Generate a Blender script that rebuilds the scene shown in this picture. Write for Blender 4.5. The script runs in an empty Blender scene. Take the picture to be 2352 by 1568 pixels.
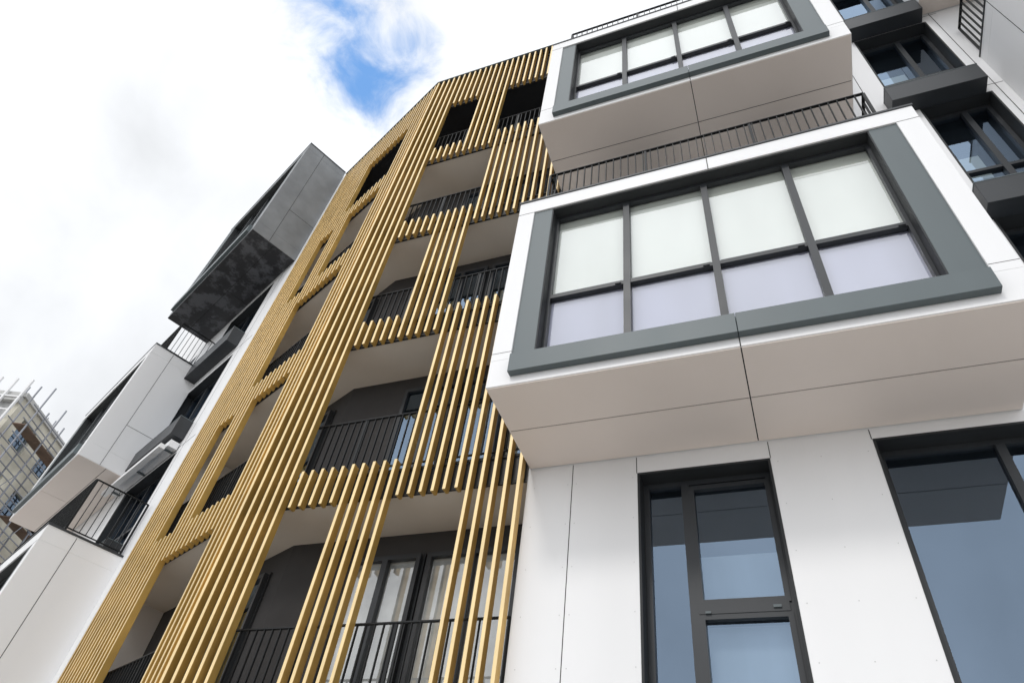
import bpy, bmesh, math, random
from mathutils import Vector, Matrix
random.seed(4)
H=1.6                                   # eye height of the photographer
sc=bpy.context.scene
# ------------------------------------------------------------------ materials
def new_mat(name):
    m=bpy.data.materials.new(name); m.use_nodes=True
    nt=m.node_tree; b=nt.nodes['Principled BSDF']; return m,nt,b
def mat(name,col,rough=.5,metal=0.,var=.06,scale=1.5,bump=0.,spec=.5,streak=False,coat=0.):
    m,nt,b=new_mat(name)
    tc=nt.nodes.new('ShaderNodeTexCoord'); mp=nt.nodes.new('ShaderNodeMapping')
    if streak: mp.inputs['Scale'].default_value=(1,1,.12)
    nt.links.new(tc.outputs['Object'],mp.inputs[0])
    n=nt.nodes.new('ShaderNodeTexNoise'); n.inputs['Scale'].default_value=scale; n.inputs['Detail'].default_value=6
    nt.links.new(mp.outputs[0],n.inputs['Vector'])
    r=nt.nodes.new('ShaderNodeValToRGB')
    r.color_ramp.elements[0].position=.3; r.color_ramp.elements[1].position=.7
    r.color_ramp.elements[0].color=tuple(c*(1-var) for c in col)+(1,)
    r.color_ramp.elements[1].color=tuple(min(1,c*(1+var)) for c in col)+(1,)
    nt.links.new(n.outputs['Fac'],r.inputs[0]); nt.links.new(r.outputs[0],b.inputs['Base Color'])
    mr=nt.nodes.new('ShaderNodeMapRange'); mr.inputs[3].default_value=max(0,rough-.08); mr.inputs[4].default_value=rough+.1
    nt.links.new(n.outputs['Fac'],mr.inputs[0]); nt.links.new(mr.outputs[0],b.inputs['Roughness'])
    b.inputs['Metallic'].default_value=metal
    b.inputs['Specular IOR Level'].default_value=spec
    b.inputs['Coat Weight'].default_value=coat; b.inputs['Coat Roughness'].default_value=.25
    if bump:
        bp=nt.nodes.new('ShaderNodeBump'); bp.inputs['Strength'].default_value=bump; bp.inputs['Distance'].default_value=.01
        nt.links.new(n.outputs['Fac'],bp.inputs['Height']); nt.links.new(bp.outputs[0],b.inputs['Normal'])
    return m
M={}
M['white']=mat('white_cladding',(.735,.735,.742),.45,var=.04,scale=.8,streak=True,spec=.3)
M['soffit']=mat('soffit_panel',(.73,.655,.605),.5,var=.035,scale=.7,spec=.3)
M['ceiling']=mat('balcony_ceiling_paint',(.64,.58,.51),.7,var=.04,scale=1.2,spec=.2)
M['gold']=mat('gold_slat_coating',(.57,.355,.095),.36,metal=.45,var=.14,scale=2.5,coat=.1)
M['goldlit']=mat('lit_champagne_face',(.74,.57,.30),.42,metal=.15,var=.09,scale=2.5)  # paler copy of the gold; brightness of lit slat fronts put into colour
M['frame']=mat('anthracite_frame',(.028,.031,.035),.4,var=.1,scale=3,spec=.35)
M['reveal']=mat('grey_metal_reveal',(.092,.113,.12),.42,var=.08,scale=1.8,streak=True,spec=.35)
M['dark']=mat('dark_reveal',(.022,.024,.026),.6,var=.1,spec=.3)
M['rail']=mat('black_railing_paint',(.010,.011,.012),.5,var=.1,spec=.25)
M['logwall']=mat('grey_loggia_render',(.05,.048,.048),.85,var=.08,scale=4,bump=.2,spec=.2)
M['joint']=mat('panel_joint',(.03,.03,.03),.8,var=.05,spec=.1)
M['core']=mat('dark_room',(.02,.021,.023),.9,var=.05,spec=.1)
M['blind']=mat('roller_blind',(.74,.75,.73),.8,var=.06,scale=1.6,streak=True)
M['lav']=mat('lavender_spandrel',(.43,.43,.56),.6,var=.09,scale=1.6,streak=True)
M['headstrip']=mat('unblinded_pane_strip',(.46,.47,.44),.7,var=.06)  # grey strip for the pane top the blind leaves uncovered
M['curtain']=mat('curtain',(.42,.42,.42),.8,var=.2,scale=5)
M['curtainw']=mat('sheer_curtain',(.44,.48,.55),.8,var=.1,scale=3,streak=True)
M['greypanel']=mat('grey_fibre_cement',(.18,.19,.20),.5,var=.2,scale=1.8)
m,nt,b=new_mat('stained_dark_soffit')
tc=nt.nodes.new('ShaderNodeTexCoord'); n=nt.nodes.new('ShaderNodeTexNoise'); n.inputs['Scale'].default_value=1.5; n.inputs['Detail'].default_value=9; n.inputs['Roughness'].default_value=.7
nt.links.new(tc.outputs['Object'],n.inputs['Vector'])
r=nt.nodes.new('ShaderNodeValToRGB'); r.color_ramp.elements[0].position=.48; r.color_ramp.elements[1].position=.56
r.color_ramp.elements[0].color=(.02,.02,.023,1); r.color_ramp.elements[1].color=(.085,.088,.098,1)
nt.links.new(n.outputs['Fac'],r.inputs[0]); nt.links.new(r.outputs[0],b.inputs['Base Color']); b.inputs['Roughness'].default_value=.4
M['stain']=m
def glass(name,tint,r0,rc=(1,1,1),pw=4.):
    m=bpy.data.materials.new(name); m.use_nodes=True; nt=m.node_tree; nt.nodes.clear()
    o=nt.nodes.new('ShaderNodeOutputMaterial'); mx=nt.nodes.new('ShaderNodeMixShader')
    t=nt.nodes.new('ShaderNodeBsdfTransparent'); g=nt.nodes.new('ShaderNodeBsdfGlossy'); f=nt.nodes.new('ShaderNodeLayerWeight')
    f.inputs[0].default_value=.5
    p=nt.nodes.new('ShaderNodeMath'); p.operation='POWER'; p.inputs[1].default_value=pw; nt.links.new(f.outputs['Facing'],p.inputs[0])
    a=nt.nodes.new('ShaderNodeMapRange'); a.inputs[3].default_value=r0; a.inputs[4].default_value=1; nt.links.new(p.outputs[0],a.inputs[0])
    t.inputs[0].default_value=tint+(1,); g.inputs[0].default_value=rc+(1,); g.inputs['Roughness'].default_value=.01
    tc=nt.nodes.new('ShaderNodeTexCoord'); nz=nt.nodes.new('ShaderNodeTexNoise'); nz.inputs['Scale'].default_value=.8; nz.inputs['Detail'].default_value=0
    bp=nt.nodes.new('ShaderNodeBump'); bp.inputs['Strength'].default_value=.05; bp.inputs['Distance'].default_value=.03
    nt.links.new(tc.outputs['Object'],nz.inputs['Vector']); nt.links.new(nz.outputs['Fac'],bp.inputs['Height']); nt.links.new(bp.outputs[0],g.inputs['Normal'])
    nt.links.new(a.outputs[0],mx.inputs[0]); nt.links.new(t.outputs[0],mx.inputs[1]); nt.links.new(g.outputs[0],mx.inputs[2]); nt.links.new(mx.outputs[0],o.inputs[0])
    return m
M['glass']=glass('window_glass',(.92,.94,.93),.15)
M['glassd']=glass('dark_window_glass',(.62,.68,.70),.20,(.58,.76,1.0),3.)
# ------------------------------------------------------------------ frames
TH=math.radians(23.723); U=Vector((-math.cos(TH),math.sin(TH),0)); NN=Vector((-math.sin(TH),-math.cos(TH),0))
CX,CY=-6.62,5.91; Y0=6.07
def FM(a,d,z): return Vector((a,Y0-d,z+H))
def FL(a,d,z): return Vector((CX,CY,0))+U*a+NN*d+Vector((0,0,z+H))
G={}
def grp(name,mk):
    k=(name,mk)
    if k not in G: G[k]=([],[])
    return G[k]
def box(name,mk,a0,a1,d0,d1,z0,z1,F=FM):
    v,f=grp(name,mk); o=len(v)
    for z in (z0,z1):
        for (a,d) in ((a0,d0),(a1,d0),(a1,d1),(a0,d1)): v.append(F(a,d,z))
    f+= [tuple(o+i for i in q) for q in ((0,1,2,3),(7,6,5,4),(0,4,5,1),(1,5,6,2),(2,6,7,3),(3,7,4,0))]
def pane(name,mk,a0,a1,d,z0,z1,F=FM):
    v,f=grp(name,mk); o=len(v); v+=[F(a0,d,z0),F(a1,d,z0),F(a1,d,z1),F(a0,d,z1)]; f.append((o,o+1,o+2,o+3))
def prism(name,mk,pts,z0,z1):
    v,f=grp(name,mk); o=len(v); n=len(pts)
    for z in (z0,z1):
        for p in pts: v.append(Vector((p[0],p[1],z+H)))
    f.append(tuple(o+i for i in range(n))); f.append(tuple(o+n+i for i in reversed(range(n))))
    for i in range(n): j=(i+1)%n; f.append((o+i,o+n+i,o+n+j,o+j))
def wall(name,mk,a0,a1,z0,z1,d0,d1,ops,F=FM):
    xs=sorted({a0,a1,*[o[0] for o in ops],*[o[1] for o in ops]}); zs=sorted({z0,z1,*[o[2] for o in ops],*[o[3] for o in ops]})
    for i in range(len(xs)-1):
        col=[]
        for j in range(len(zs)-1):
            cx=(xs[i]+xs[i+1])/2; cz=(zs[j]+zs[j+1])/2
            if any(o[0]<cx<o[1] and o[2]<cz<o[3] for o in ops): continue
            if col and abs(col[-1][1]-zs[j])<1e-6: col[-1][1]=zs[j+1]
            else: col.append([zs[j],zs[j+1]])
        for c in col: box(name,mk,xs[i],xs[i+1],d0,d1,c[0],c[1],F)
def window(name,a0,a1,z0,z1,d,mull=(),trans=(),F=FM,back='core',gl='glassd',t=.06,bd=.25,reveal=None):
    fr=name+'_frame'
    box(fr,'frame',a0,a0+t,d-.07,d,z0,z1,F); box(fr,'frame',a1-t,a1,d-.07,d,z0,z1,F)
    box(fr,'frame',a0+t,a1-t,d-.07,d,z0,z0+t,F); box(fr,'frame',a0+t,a1-t,d-.07,d,z1-t,z1,F)
    for mm in mull: box(fr,'frame',mm-.04,mm+.04,d-.07,d+.012,z0+t,z1-t,F)
    ed=[a0+t]+[x for mm in mull for x in (mm-.04,mm+.04)]+[a1-t]
    for i in range(0,len(ed),2):
        for tz in trans: box(fr,'frame',ed[i],ed[i+1],d-.07,d+.004,tz-.03,tz+.03,F)
    pane(name+'_glass',gl,a0+.01,a1-.01,d-.045,z0+.01,z1-.01,F)
    if back: box(name+'_inside',back,a0,a1,d-bd-.02,d-bd,z0,z1,F)
def reveal(name,mk,a0,a1,z0,z1,d0,d1,F=FM,t=.025):
    box(name,mk,a0,a0+t,d0,d1,z0,z1,F); box(name,mk,a1-t,a1,d0,d1,z0,z1,F)
    box(name,mk,a0+t,a1-t,d0,d1,z1-t,z1,F); box(name,mk,a0+t,a1-t,d0,d1,z0,z0+t,F)
def railing(name,a0,a1,d,z0,z1,F=FM,pitch=.11,along=True,posts=1.2):
    def B(p0,p1,q0,q1,c0,c1):
        if along: box(name,'rail',p0,p1,q0,q1,c0,c1,F)
        else: box(name,'rail',q0,q1,p0,p1,c0,c1,F)
    B(a0,a1,d-.02,d+.02,z1-.015,z1); B(a0,a1,d-.015,d+.015,z0+.08,z0+.095)
    n=max(2,int(abs(a1-a0)/pitch))
    for i in range(n+1):
        a=a0+(a1-a0)*i/n
        B(a-.006,a+.006,d-.014,d+.014,z0+.09,z1-.01)
    n=max(1,int(abs(a1-a0)/posts))
    for i in range(n+1):
        a=a0+(a1-a0)*i/n
        B(a-.018,a+.018,d-.012,d+.012,z0,z1-.005)
# ------------------------------------------------------------------ bays
def bay(a0,a1,out,z0,z1,F=FM,body='white',sof='soffit',seam=None,mir=False,rl=True,inset=.27,names='bay'):
    w=names
    dz=z0-4.67; dt=(z1-8.21)
    jl0,jl1=a0+.23,a0+.49; jr1,jr0=a1-.24,a1-.54
    if mir: jl0,jl1=a0+.24,a0+.54; jr1,jr0=a1-.23,a1-.49
    ob,ot=5.07+dz,7.93+dt
    box(w,body,a0,a1,0,out,z0+.012,ob,F)
    box(w,body,a0,a1,0,out,ot,z1,F)
    box(w,body,a0,jl0,0,out,ob,ot,F); box(w,body,jr1,a1,0,out,ob,ot,F)
    s=seam if seam is not None else (a0+a1)/2; g=.006; mid=out*.5
    for (p0,p1) in ((a0+.01,s-g),(s+g,a1-.01)):
        for (q0,q1) in ((0.02,mid-g),(mid+g,out-.012)):
            box(w+'_soffit',sof,p0,p1,q0,q1,z0,z0+.012,F)
    box(w+'_joint','joint',a0+.02,a1-.02,.02,out-.02,z0+.006,z0+.0122,F)
    box(w+'_joint','joint',s-.005,s+.005,out-.01,out+.002,z0+.012,ob,F)
    box(w+'_joint','joint',s-.005,s+.005,out-.01,out+.002,ot,z1,F)
    # corner joints and horizontal joints of the narrow side strips
    for (p0,p1) in ((a0,jl0),(jr1,a1)):
        for zz in (ob+.11,ot-.01):
            box(w+'_joint','joint',p0+.002,p1,out-.01,out+.0018,zz-.0025,zz+.0025,F)
    for zz in (z0+(z1-z0)*.33,):
        for (e,sg) in ((a0,-1),(a1,1)):
            box(w+'_joint','joint',min(e,e+sg*.002),max(e,e+sg*.002),.02,out*.62,zz-.005,zz+.005,F)
    for (e,sg) in ((a0,-1),(a1,1)):
        box(w+'_joint','joint',min(e,e+sg*.002),max(e,e+sg*.002),out*.62-.005,out*.62+.005,z0+.02,z1-.02,F)
    box(w+'_jamb','reveal',jl0,jl1,out-.45,out-.02,ob,ot,F); box(w+'_jamb','reveal',jr0,jr1,out-.45,out-.02,ob,ot,F)
    gd=out-.17
    box(w+'_reveal','dark',jl1,jr0,gd-.2,out-.022,ot-.03,ot,F)
    box(w+'_reveal','dark',jl1,jl1+.015,gd,out-.024,ob,ot-.03,F); box(w+'_reveal','dark',jr0-.015,jr0,gd,out-.024,ob,ot-.03,F)
    box(w+'_sill','reveal',jl0+.03,s-.003,out+.002,out+.085,z0+.12,z0+.385,F)
    box(w+'_sill','reveal',s+.003,jr1-.03,out+.002,out+.085,z0+.12,z0+.385,F)
    box(w+'_sill','reveal',jl0+.002,jr1-.002,gd,out+.002,ob,ob+.03,F)
    W0,W1=jl1,jr0; Z0,Z1=ob+.03,ot-.03
    ms=[W0+(W1-W0)*k for k in (.25,.505,.755)]
    tz=6.20+dz
    window(w+'_window',W0,W1,Z0,Z1,gd,ms,(tz,),F,back=None,gl='glass',t=.05)
    box(w+'_blind','blind',W0,W1,gd-.10,gd-.08,tz,Z1,F)
    box(w+'_spandrel','lav',W0,W1,gd-.10,gd-.08,Z0,tz,F)
    for i,(x0,x1) in enumerate(zip([W0]+ms,ms+[W1])):
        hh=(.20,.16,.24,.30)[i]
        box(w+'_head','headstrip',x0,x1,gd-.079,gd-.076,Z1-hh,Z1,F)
        box(w+'_window_frame','frame',x0+.055,x1-.055,gd-.03,gd-.01,tz+.03,tz+.055,F)
        box(w+'_window_frame','frame',x0+(x1-x0)*.86,x0+(x1-x0)*.93,gd+.004,gd+.02,tz-.02,tz+.005,F)
    box(w+'_cap','frame',a0-.012,a1+.012,0,out+.014,z1,z1+.035,F)
    if rl:
        zt=z1+.035
        railing(w+'_railing',a0+inset,a1-inset,out-.27,zt,zt+1.08,F)
        for a in (a0+inset,a1-inset): railing(w+'_railing',.05,out-.28,a,zt,zt+1.08,F,along=False)
bay(-2.58,2.38,1.44,4.67,8.21,seam=-.01)
bay(-2.55,2.28,1.44,10.67,14.22,seam=-.03)
bay(4.37,9.3,1.44,7.9,11.72,body='white',inset=.05)
bay(4.08,9.0,1.44,13.85,17.4)
# ------------------------------------------------------------------ main wall
ops=[(-1.31,.07,.3,4.45),(1.05,3.0,.3,4.54),
     (2.93,4.12,11.05,13.57),(3.18,4.15,8.05,10.6),(3.13,4.12,5.05,7.6),(3.0,4.12,14.05,16.5),
     (-1.9,-.4,8.3,10.4),(.5,2.0,8.3,10.4),(-1.9,-.4,14.3,16.6),(.5,2.0,14.3,16.6)]
wall('facade','white',-2.595,9.6,-1.6,18.1,-.3,0,ops)
box('facade','white',-2.594,-2.35,-1.2,-.3,-1.6,18.1)
for i,(a0,a1,z0,z1) in enumerate(ops):
    reveal('window_reveal','dark',a0,a1,z0,z1,-.34,.004)
    if i==0:
        window('street_window',a0+.025,a1-.025,z0+.025,z1-.025,-.2,(-.84,),(),bd=.5)
        box('street_window_frame','frame',-.80,.0,-.24,-.18,2.93,3.02)
        for zz0,zz1 in ((3.02,4.34),(.4,2.93)):
            reveal('street_window_frame','frame',-.80,.02,zz0,zz1,-.25,-.186,t=.05)
        box('street_window_frame','reveal',-.14,-.07,-.18,-.165,2.96,2.985); box('street_window_frame','reveal',-.74,-.69,-.18,-.165,2.93,2.95)
        box('street_blind','curtainw',-.78,0,-.42,-.40,3.03,3.62)
        box('street_blind','curtainw',-.78,0,-.42,-.40,.4,2.9)
    elif i==1:
        window('street_window',a0+.025,a1-.025,z0+.025,z1-.025,-.2,(2.13,),(),bd=.6)
    elif i<6:
        window('side_window',a0+.025,a1-.025,z0+.025,z1-.025,-.2,((a0+a1)/2+.1,),(z0+.9,),bd=.3)
        box('side_blind','blind',a0+.03,(a0+a1)/2,-.42,-.40,z0+.95,z0+1.55)
        box('side_sill','frame',a0-.13,a1-.05,.002,.27,z0-.47,z0-.022)
        box('side_sill','reveal',a0-.135,a1-.045,.002,.275,z0-.022,z0-.004)
    else:
        window('terrace_door',a0+.025,a1-.025,z0+.025,z1-.025,-.2,((a0+a1)/2,),(),bd=.3)
for a in (-2.05,):
    box('facade_joint','joint',a-.004,a+.004,-.01,.002,-1.6,4.66)
for a in (-1.316,.076,1.044):
    z=4.45 if a<1 else 4.54
    box('facade_joint','joint',a-.004,a+.004,-.01,.002,z,4.66)
for a in (2.62,4.25):
    box('facade_joint','joint',a-.005,a+.005,-.01,.002,4.7,18.1)
for z in (4.85,7.85,10.8,13.8):
    box('facade_joint','joint',2.4,4.36,-.01,.0025,z-.005,z+.005)
M['rivet']=mat('rivet_head',(.5,.5,.5),.5)
def rivet(a,z,F=FM,d=0.):
    v,f=grp('rivet','rivet'); o=len(v)
    for k in range(6):
        t=k*math.pi/3; v.append(F(a+.006*math.cos(t),d+.003,z+.006*math.sin(t)))
    f.append(tuple(o+k for k in range(6)))
for a in (-2.5,-2.1,-2.0,-1.36,.14,.55,.98):
    for k in range(9): rivet(a,.4+k*.5)
box('core','core',-2.34,9.6,-9,-1.0,-1.6,18.0)
box('roof','reveal',-2.6,9.62,-9,.02,18.1,18.14)
# ------------------------------------------------------------------ loggia tower behind the slat screen
SE=4.42
K2=math.tan(TH/2)
def L2(a,d): p=FL(a,d,0); return (p.x,p.y)
def slab(name,mk,ins,inn,z0,z1):
    prism(name,mk,[(-2.6,CY+ins),(CX+ins*K2,CY+ins),L2(SE,-ins),L2(SE,-inn),(CX+inn*K2,CY+inn),(-2.6,CY+inn)],z0,z1)
def strip(name,mk,i0,i1,z0,z1):
    prism(name,mk,[(-2.6,CY+i0),(CX+i0*K2,CY+i0),(CX+i1*K2,CY+i1),(-2.6,CY+i1)],z0,z1)
    prism(name,mk,[(CX+i0*K2,CY+i0),L2(SE,-i0),L2(SE,-i1),(CX+i1*K2,CY+i1)],z0,z1)
for k in range(-1,4):
    z=4.50+3*k
    slab('balcony_slab','ceiling',.155,1.15,z,z+.34)
    strip('slab_fascia','frame',.13,.155,z-.01,z+.36)
    strip('screen_rail','rail',.108,.129,z-.03,z+.01); strip('screen_rail','rail',.108,.129,z+.36,z+.40)
slab('top_ceiling','core',.155,1.15,16.48,16.9)  # shade of the unlit top floor painted as a dark ceiling
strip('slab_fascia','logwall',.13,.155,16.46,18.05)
strip('screen_rail','rail',.108,.129,16.44,16.48); strip('screen_rail','rail',.108,.129,17.9,17.94)
slab('roof','reveal',-.02,3,18.172,18.20)
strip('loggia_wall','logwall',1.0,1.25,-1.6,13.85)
strip('loggia_wall','core',1.0,1.25,13.85,16.6)  # top-floor wall darkened in colour to stand for shade
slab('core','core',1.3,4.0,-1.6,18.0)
box('loggia_wall','white',SE,SE+.16,-1.3,.0,-1.6,18.15,FL)
DM=Y0-(CY+1.0)
for k in range(-1,4):
    z=4.85+3*k
    for (a0,a1) in ((-5.25,-4.25),(-4.15,-2.9)):
        zb=z+.02; zt=z+2.3
        reveal('loggia_door_frame','dark',a0-.03,a1+.03,zb,zt+.03,DM,DM+.03,t=.03)
        window('loggia_door',a0,a1,zb,zt,DM+.10,((a0+a1)/2,),(),back='curtain' if k<0 else 'core',bd=.085,gl='glass' if k<0 else 'glassd')
    reveal('loggia_door_frame','dark',.55,1.55,z+.02,z+2.33,-1.0,-.97,FL,t=.03)
    window('loggia_door',.58,1.52,z+.02,z+2.3,-.90,(),(),FL,back='core',bd=.085)
    window('loggia_door',2.4,3.6,z+.02,z+2.3,-.90,(3.0,),(),FL,back='core',bd=.085)
    railing('loggia_railing',-6.5,-2.62,Y0-(CY+.2),z+.1,z+1.08)
    railing('loggia_railing',.1,SE-.02,-.2,z+.1,z+1.08,FL)
SK=[(4.42+3*k,4.98+3*k) for k in range(-2,4)]+[(16.35,18.17)]
def slats(a_list,inzone,F,df,name):
    for a in a_list:
        segs=[]
        for i,s in enumerate(SK):
            segs.append(list(s))
            if i<len(SK)-1 and inzone(a,i):
                segs.append([SK[i][1],SK[i+1][0]])
        out=[]
        for s in segs:
            if out and abs(out[-1][1]-s[0])<1e-5: out[-1][1]=s[1]
            else: out.append(s)
        for s in out:
            j=random.uniform(-.004,.004); da=random.uniform(-.003,.003)
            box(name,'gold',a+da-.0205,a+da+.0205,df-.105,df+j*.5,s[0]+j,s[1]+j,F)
            box('slat_lit_face','goldlit',a+da-.0195,a+da+.0195,df+j*.5-.001,df+j*.5+.003,s[0]+j+.001,s[1]+j-.001,F)  # added front strip carrying the painted lit tone
def zm(a,i):
    if a<-5.86: return True
    if i in (2,4,0): return a>-4.28
    if i==1: return (-5.04<a<-4.33) or a>-3.36
    return -5.04<a<-4.33
def zl(a,i):
    if a<.70 or a>3.18: return True
    if i in (2,4,0): return 1.85<a<2.5
    return a>2.42
P=.158
slats([CX+.03+P*i for i in range(26) if CX+.03+P*i<-2.63],zm,FM,Y0-CY,'screen_slats')
slats([.10+P*i for i in range(28) if .10+P*i<SE],zl,FL,0.,'screen_slats')
# ------------------------------------------------------------------ left wing
lops=[(5.5,7.9,11.55,13.6),(5.4,7.9,8.6,10.75),(5.3,7.9,5.6,7.75),(9.9,12,11.9,13.5)]
wall('facade','white',SE+.16,14.4,-1.6,18.1,-.3,0,lops,FL)
for (a0,a1,z0,z1) in lops[:3]:
    reveal('window_reveal','dark',a0,a1,z0,z1,-.34,.004,FL)
    window('side_window',a0+.025,a1-.025,z0+.025,z1-.025,-.2,(a0+.8,a0+1.6),(z0+.8,),FL,bd=.3)
    box('side_sill','frame',a0-.04,a1+.3,.002,.3,z0-.5,z0-.022,FL)
    box('side_sill','reveal',a0-.045,a1+.3,.002,.305,z0-.022,z0-.004,FL)
a0,a1,z0,z1=lops[3]; window('terrace_door',a0,a1,z0,z1,-.2,(10.9,),(),FL,bd=.3)
box('core','core',SE+.2,14.3,-8,-.95,-1.6,18.0,FL)
box('facade','white',14.1,14.4,-8,-.3,-1.6,18.1,FL)
box('roof','reveal',SE+.16,14.42,-8,.02,18.1,18.14,FL)
bay(4.58,9.61,1.33,13.80,18.45,F=FL,body='greypanel',sof='stain',mir=True,rl=False,names='dark_bay')
bay(7.76,12.69,1.33,7.95,11.52,F=FL,mir=True,inset=.12,sof='soffit')
bay(4.74,9.70,1.33,1.62,5.17,F=FL,mir=True,inset=.12)
box('facade_joint','joint',5.1-.005,5.1+.005,-.01,.002,5.3,18.,FL)
for z in (7.9,10.9,13.7): box('facade_joint','joint',4.6,7.7,-.01,.0025,z-.005,z+.005,FL)
box('awning_cassette','white',5.35,8.5,.02,.22,7.82,7.98,FL); box('awning_cassette','white',5.35,8.5,.24,.36,7.70,7.80,FL)
for a in (5.5,6.9,8.3): box('awning_cassette','reveal',a,a+.05,.02,.34,7.79,7.83,FL)

def flush(parent_name,groups):
    par=bpy.data.objects.new(parent_name,None); sc.collection.objects.link(par)
    for (name,mk),(v,f) in groups.items():
        me=bpy.data.meshes.new(name); me.from_pydata([tuple(p) for p in v],[],f)
        bm=bmesh.new(); bm.from_mesh(me); bmesh.ops.recalc_face_normals(bm,faces=bm.faces); bm.to_mesh(me); bm.free()
        me.materials.append(M[mk])
        ob=bpy.data.objects.new(name,me); sc.collection.objects.link(ob); ob.parent=par
        if name in ('bay','dark_bay','bay_sill','screen_slats','side_sill','bay_jamb'):
            bv=ob.modifiers.new('bev','BEVEL'); bv.width=.003; bv.segments=1; bv.limit_method='ANGLE'
    return par
flush('apartment_building',G)
# ------------------------------------------------------------------ scaffolded building in the distance
G.clear()
M['insul']=mat('unfinished_insulation',(.62,.59,.50),.9,var=.22,scale=.7)
M['concrete']=mat('concrete_frame',(.48,.48,.47),.9,var=.12,scale=.6)
M['tube']=mat('scaffold_tube',(.22,.23,.26),.5,metal=.3,var=.1)
M['plank']=mat('scaffold_plank',(.15,.10,.075),.8,var=.3,scale=1.2)
e1=Vector((-.36,.933,0)); e2=Vector((-.933,-.36,0)); C0=Vector((-41.2,17.8,0))
def FS(a,d,z): return C0+e1*a+(-e2)*d+Vector((0,0,z+H))
ZT=23.6
ws=[]
for r in range(8):
    for c in range(7):
        a=1.0+c*2.9; z=-1+r*3.1
        if z+2.2<ZT: ws.append((a,a+1.5,z+.5,z+2.1))
wall('walls','insul',0,22,-1.6,ZT,-.4,0,ws,FS)
for w_ in ws: pane('windows','glassd',w_[0],w_[1],-.25,w_[2],w_[3],FS)
box('inner_core','core',.3,21.7,-14,-.8,-1.6,ZT-.2,FS)
box('roof_slab','concrete',-.2,22.2,-14.2,.15,ZT,ZT+.3,FS)
for r in range(9):
    z=-1.6+r*3.1
    if z<ZT: box('end_frame','concrete',-.3,0,-14,0,z,z+.35,FS)
for c in range(15): box('end_frame','white',-.42,-.3,-c-.12,-c,-1.6,ZT+1.2,FS)
for r in range(26): box('end_frame','white',-.38,-.30,-14,0,-1.6+r*1.0,-1.52+r*1.0,FS)
box('end_glass','curtain',.02,.1,-13.9,-.45,-1.6,ZT,FS)
for c in range(13):
    a=c*1.8
    for d in (.35,1.3): box('scaffold_tubes','tube',a,a+.07,d,d+.07,-1.6,ZT+random.uniform(.2,1.2),FS)
for r in range(13):
    z=-.2+r*2.0
    if z>ZT-.5: break
    for d in (.35,1.3):
        for h in (0,1.0): box('scaffold_tubes','tube',-.6,22,d+.07,d+.12,z+h,z+h+.05,FS)
    for c in range(12):
        if random.random()<.5: box('scaffold_planks','plank',c*1.8,c*1.8+1.75,.42,1.29,z-.06,z-.005,FS)
        if random.random()<.25: box('scaffold_planks','plank',c*1.8,c*1.8+1.75,1.43,1.47,z+.05,z+.55,FS)
for c in range(12):
    v,f=grp('scaffold_braces','tube')
    for r in range(5):
        if (c+r)%2: continue
        a=c*1.8; z=-.2+r*4
        p=[FS(a,1.5,z),FS(a+.06,1.5,z),FS(a+1.86,1.5,z+4),FS(a+1.8,1.5,z+4)]; o=len(v); v+=p; f.append((o,o+1,o+2,o+3))
for k in range(10): box('rebar','tube',k*.9,k*.9+.05,-.3-.2*(k%3),-.25-.2*(k%3),ZT+.3,ZT+.6+random.random()*.6,FS)
flush('scaffolded_building',G)
# ------------------------------------------------------------------ ground
def sheet(name,x0,x1,y0,y1,z,m):
    me=bpy.data.meshes.new(name); me.from_pydata([(x0,y0,z),(x1,y0,z),(x1,y1,z),(x0,y1,z)],[],[(0,1,2,3)]); me.materials.append(m)
    o=bpy.data.objects.new(name,me); sc.collection.objects.link(o); return o
sheet('ground',-600,600,-600,600,-.012,mat('ground_gravel',(.30,.29,.27),.95,var=.15,scale=.4))
m,nt,b=new_mat('concrete_paving')
tc=nt.nodes.new('ShaderNodeTexCoord'); br=nt.nodes.new('ShaderNodeTexBrick'); br.inputs['Scale'].default_value=1.6
br.inputs['Color1'].default_value=(.50,.48,.45,1); br.inputs['Color2'].default_value=(.44,.43,.41,1); br.inputs['Mortar'].default_value=(.2,.2,.19,1); br.inputs['Mortar Size'].default_value=.01
nt.links.new(tc.outputs['Object'],br.inputs['Vector']); nt.links.new(br.outputs[0],b.inputs['Base Color']); b.inputs['Roughness'].default_value=.85
sheet('pavement',-45,30,-14,40,-.004,m)
sheet('road',-45,60,-24,-14.2,-.004,mat('asphalt',(.06,.06,.062),.9,var=.15,scale=6))
# ------------------------------------------------------------------ light
SUN=Vector((-.13,-.74,.665)).normalized()
el=math.asin(SUN.z); az=math.atan2(SUN.x,SUN.y)
ld=bpy.data.lights.new('sun','SUN'); ld.energy=1.0; ld.angle=math.radians(10); ld.color=(1,.97,.93)
lo=bpy.data.objects.new('sun',ld); sc.collection.objects.link(lo); lo.rotation_euler=(-SUN).to_track_quat('-Z','Y').to_euler()
w=bpy.data.worlds.new('World'); sc.world=w; w.use_nodes=True; nt=w.node_tree; nt.nodes.clear()
N=nt.nodes.new; Lk=nt.links.new
o=N('ShaderNodeOutputWorld'); mx=N('ShaderNodeMixShader'); bs=N('ShaderNodeBackground'); bc=N('ShaderNodeBackground')
sky=N('ShaderNodeTexSky'); sky.sky_type='NISHITA'; sky.sun_disc=False; sky.sun_elevation=el; sky.sun_rotation=az
Lk(sky.outputs[0],bs.inputs[0]); bs.inputs[1].default_value=.15
bh=N('ShaderNodeBackground'); bh.inputs[0].default_value=(.03,.19,.48,1); bh.inputs[1].default_value=1.
ad=N('ShaderNodeAddShader'); Lk(bs.outputs[0],ad.inputs[0]); Lk(bh.outputs[0],ad.inputs[1])
tc=N('ShaderNodeTexCoord')
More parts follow.
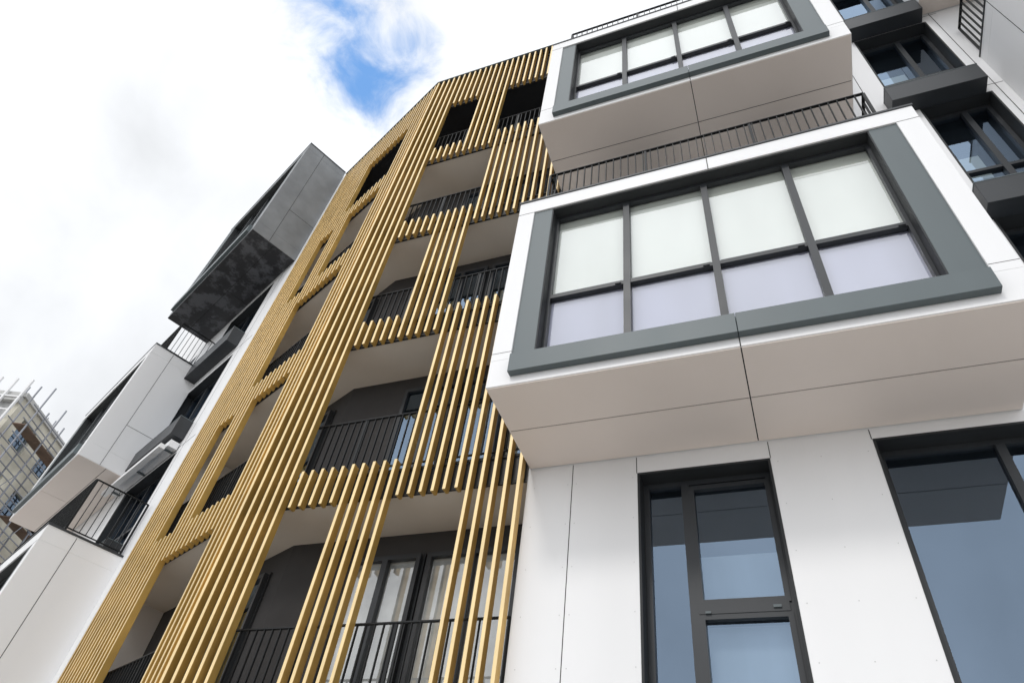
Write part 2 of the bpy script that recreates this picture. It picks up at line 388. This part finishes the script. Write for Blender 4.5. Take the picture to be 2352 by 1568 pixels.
def math_(op,a,b=None,cl=False):
    n=N('ShaderNodeMath'); n.operation=op; n.use_clamp=cl
    for i,x in enumerate((a,b)):
        if x is None: continue
        if isinstance(x,(int,float)): n.inputs[i].default_value=x
        else: Lk(x,n.inputs[i])
    return n.outputs[0]
def dot(v):
    n=N('ShaderNodeVectorMath'); n.operation='DOT_PRODUCT'; Lk(tc.outputs['Generated'],n.inputs[0]); n.inputs[1].default_value=v; return n.outputs['Value']
def mr(x,a,b,c,d,sm=True):
    n=N('ShaderNodeMapRange'); n.interpolation_type='SMOOTHSTEP' if sm else 'LINEAR'; Lk(x,n.inputs[0])
    for i,vv in enumerate((a,b,c,d)): n.inputs[i+1].default_value=vv
    return n.outputs[0]
n1=N('ShaderNodeTexNoise'); n1.inputs['Scale'].default_value=13; n1.inputs['Detail'].default_value=12; n1.inputs['Roughness'].default_value=.6; n1.inputs['Distortion'].default_value=.5; Lk(tc.outputs['Generated'],n1.inputs['Vector'])
n2=N('ShaderNodeTexNoise'); n2.inputs['Scale'].default_value=4.2; n2.inputs['Detail'].default_value=9; n2.inputs['Distortion'].default_value=.4; Lk(tc.outputs['Generated'],n2.inputs['Vector'])
h1=math_('MULTIPLY',math_('SUBTRACT',1.0,dot((-.409,.247,.878))),1/.0017)
h2=math_('MULTIPLY',math_('SUBTRACT',1.0,dot((-.4057,.1715,.8975))),1/.0030)
h3=math_('MULTIPLY',math_('SUBTRACT',1.0,dot((-.358,.241,.902))),1/.0012)
t=math_('MINIMUM',math_('MINIMUM',h1,math_('ADD',h3,.75)),math_('ADD',h2,.8))
tt=math_('ADD',t,math_('MULTIPLY',math_('SUBTRACT',n1.outputs['Fac'],.5),4.6))
cloud=mr(tt,-.1,2.2,.04,1)
Lk(cloud,mx.inputs[0]); Lk(ad.outputs[0],mx.inputs[1]); Lk(bc.outputs[0],mx.inputs[2]); Lk(mx.outputs[0],o.inputs[0])
base=mr(dot(tuple(Vector((-.05,-.85,.5)).normalized())),-.1,.95,.95,1.66)
var=math_('ADD',math_('MULTIPLY',math_('SUBTRACT',n2.outputs['Fac'],.5),.72),1.0)
Lk(math_('MULTIPLY',base,var),bc.inputs[1]); bc.inputs[0].default_value=(.945,.968,1,1)
# ------------------------------------------------------------------ camera
cd=bpy.data.cameras.new('camera'); cd.sensor_width=36; cd.lens=1548/2352*36; cd.clip_start=.05; cd.clip_end=2000
co=bpy.data.objects.new('camera',cd); sc.collection.objects.link(co)
R=Matrix(((.93319,.34109,.11324),(.1737,-.70392,.68872),(.31462,-.62303,-.71613)))
q=R.transposed().to_quaternion(); q.normalize()
co.rotation_mode='QUATERNION'; co.rotation_quaternion=q; co.location=(0,0,H)
cd.shift_x=(1176-1180.3)/2352; cd.shift_y=(785.2-784)/2352
sc.camera=co
sc.view_settings.view_transform='Standard'; sc.view_settings.look='None'; sc.view_settings.exposure=0
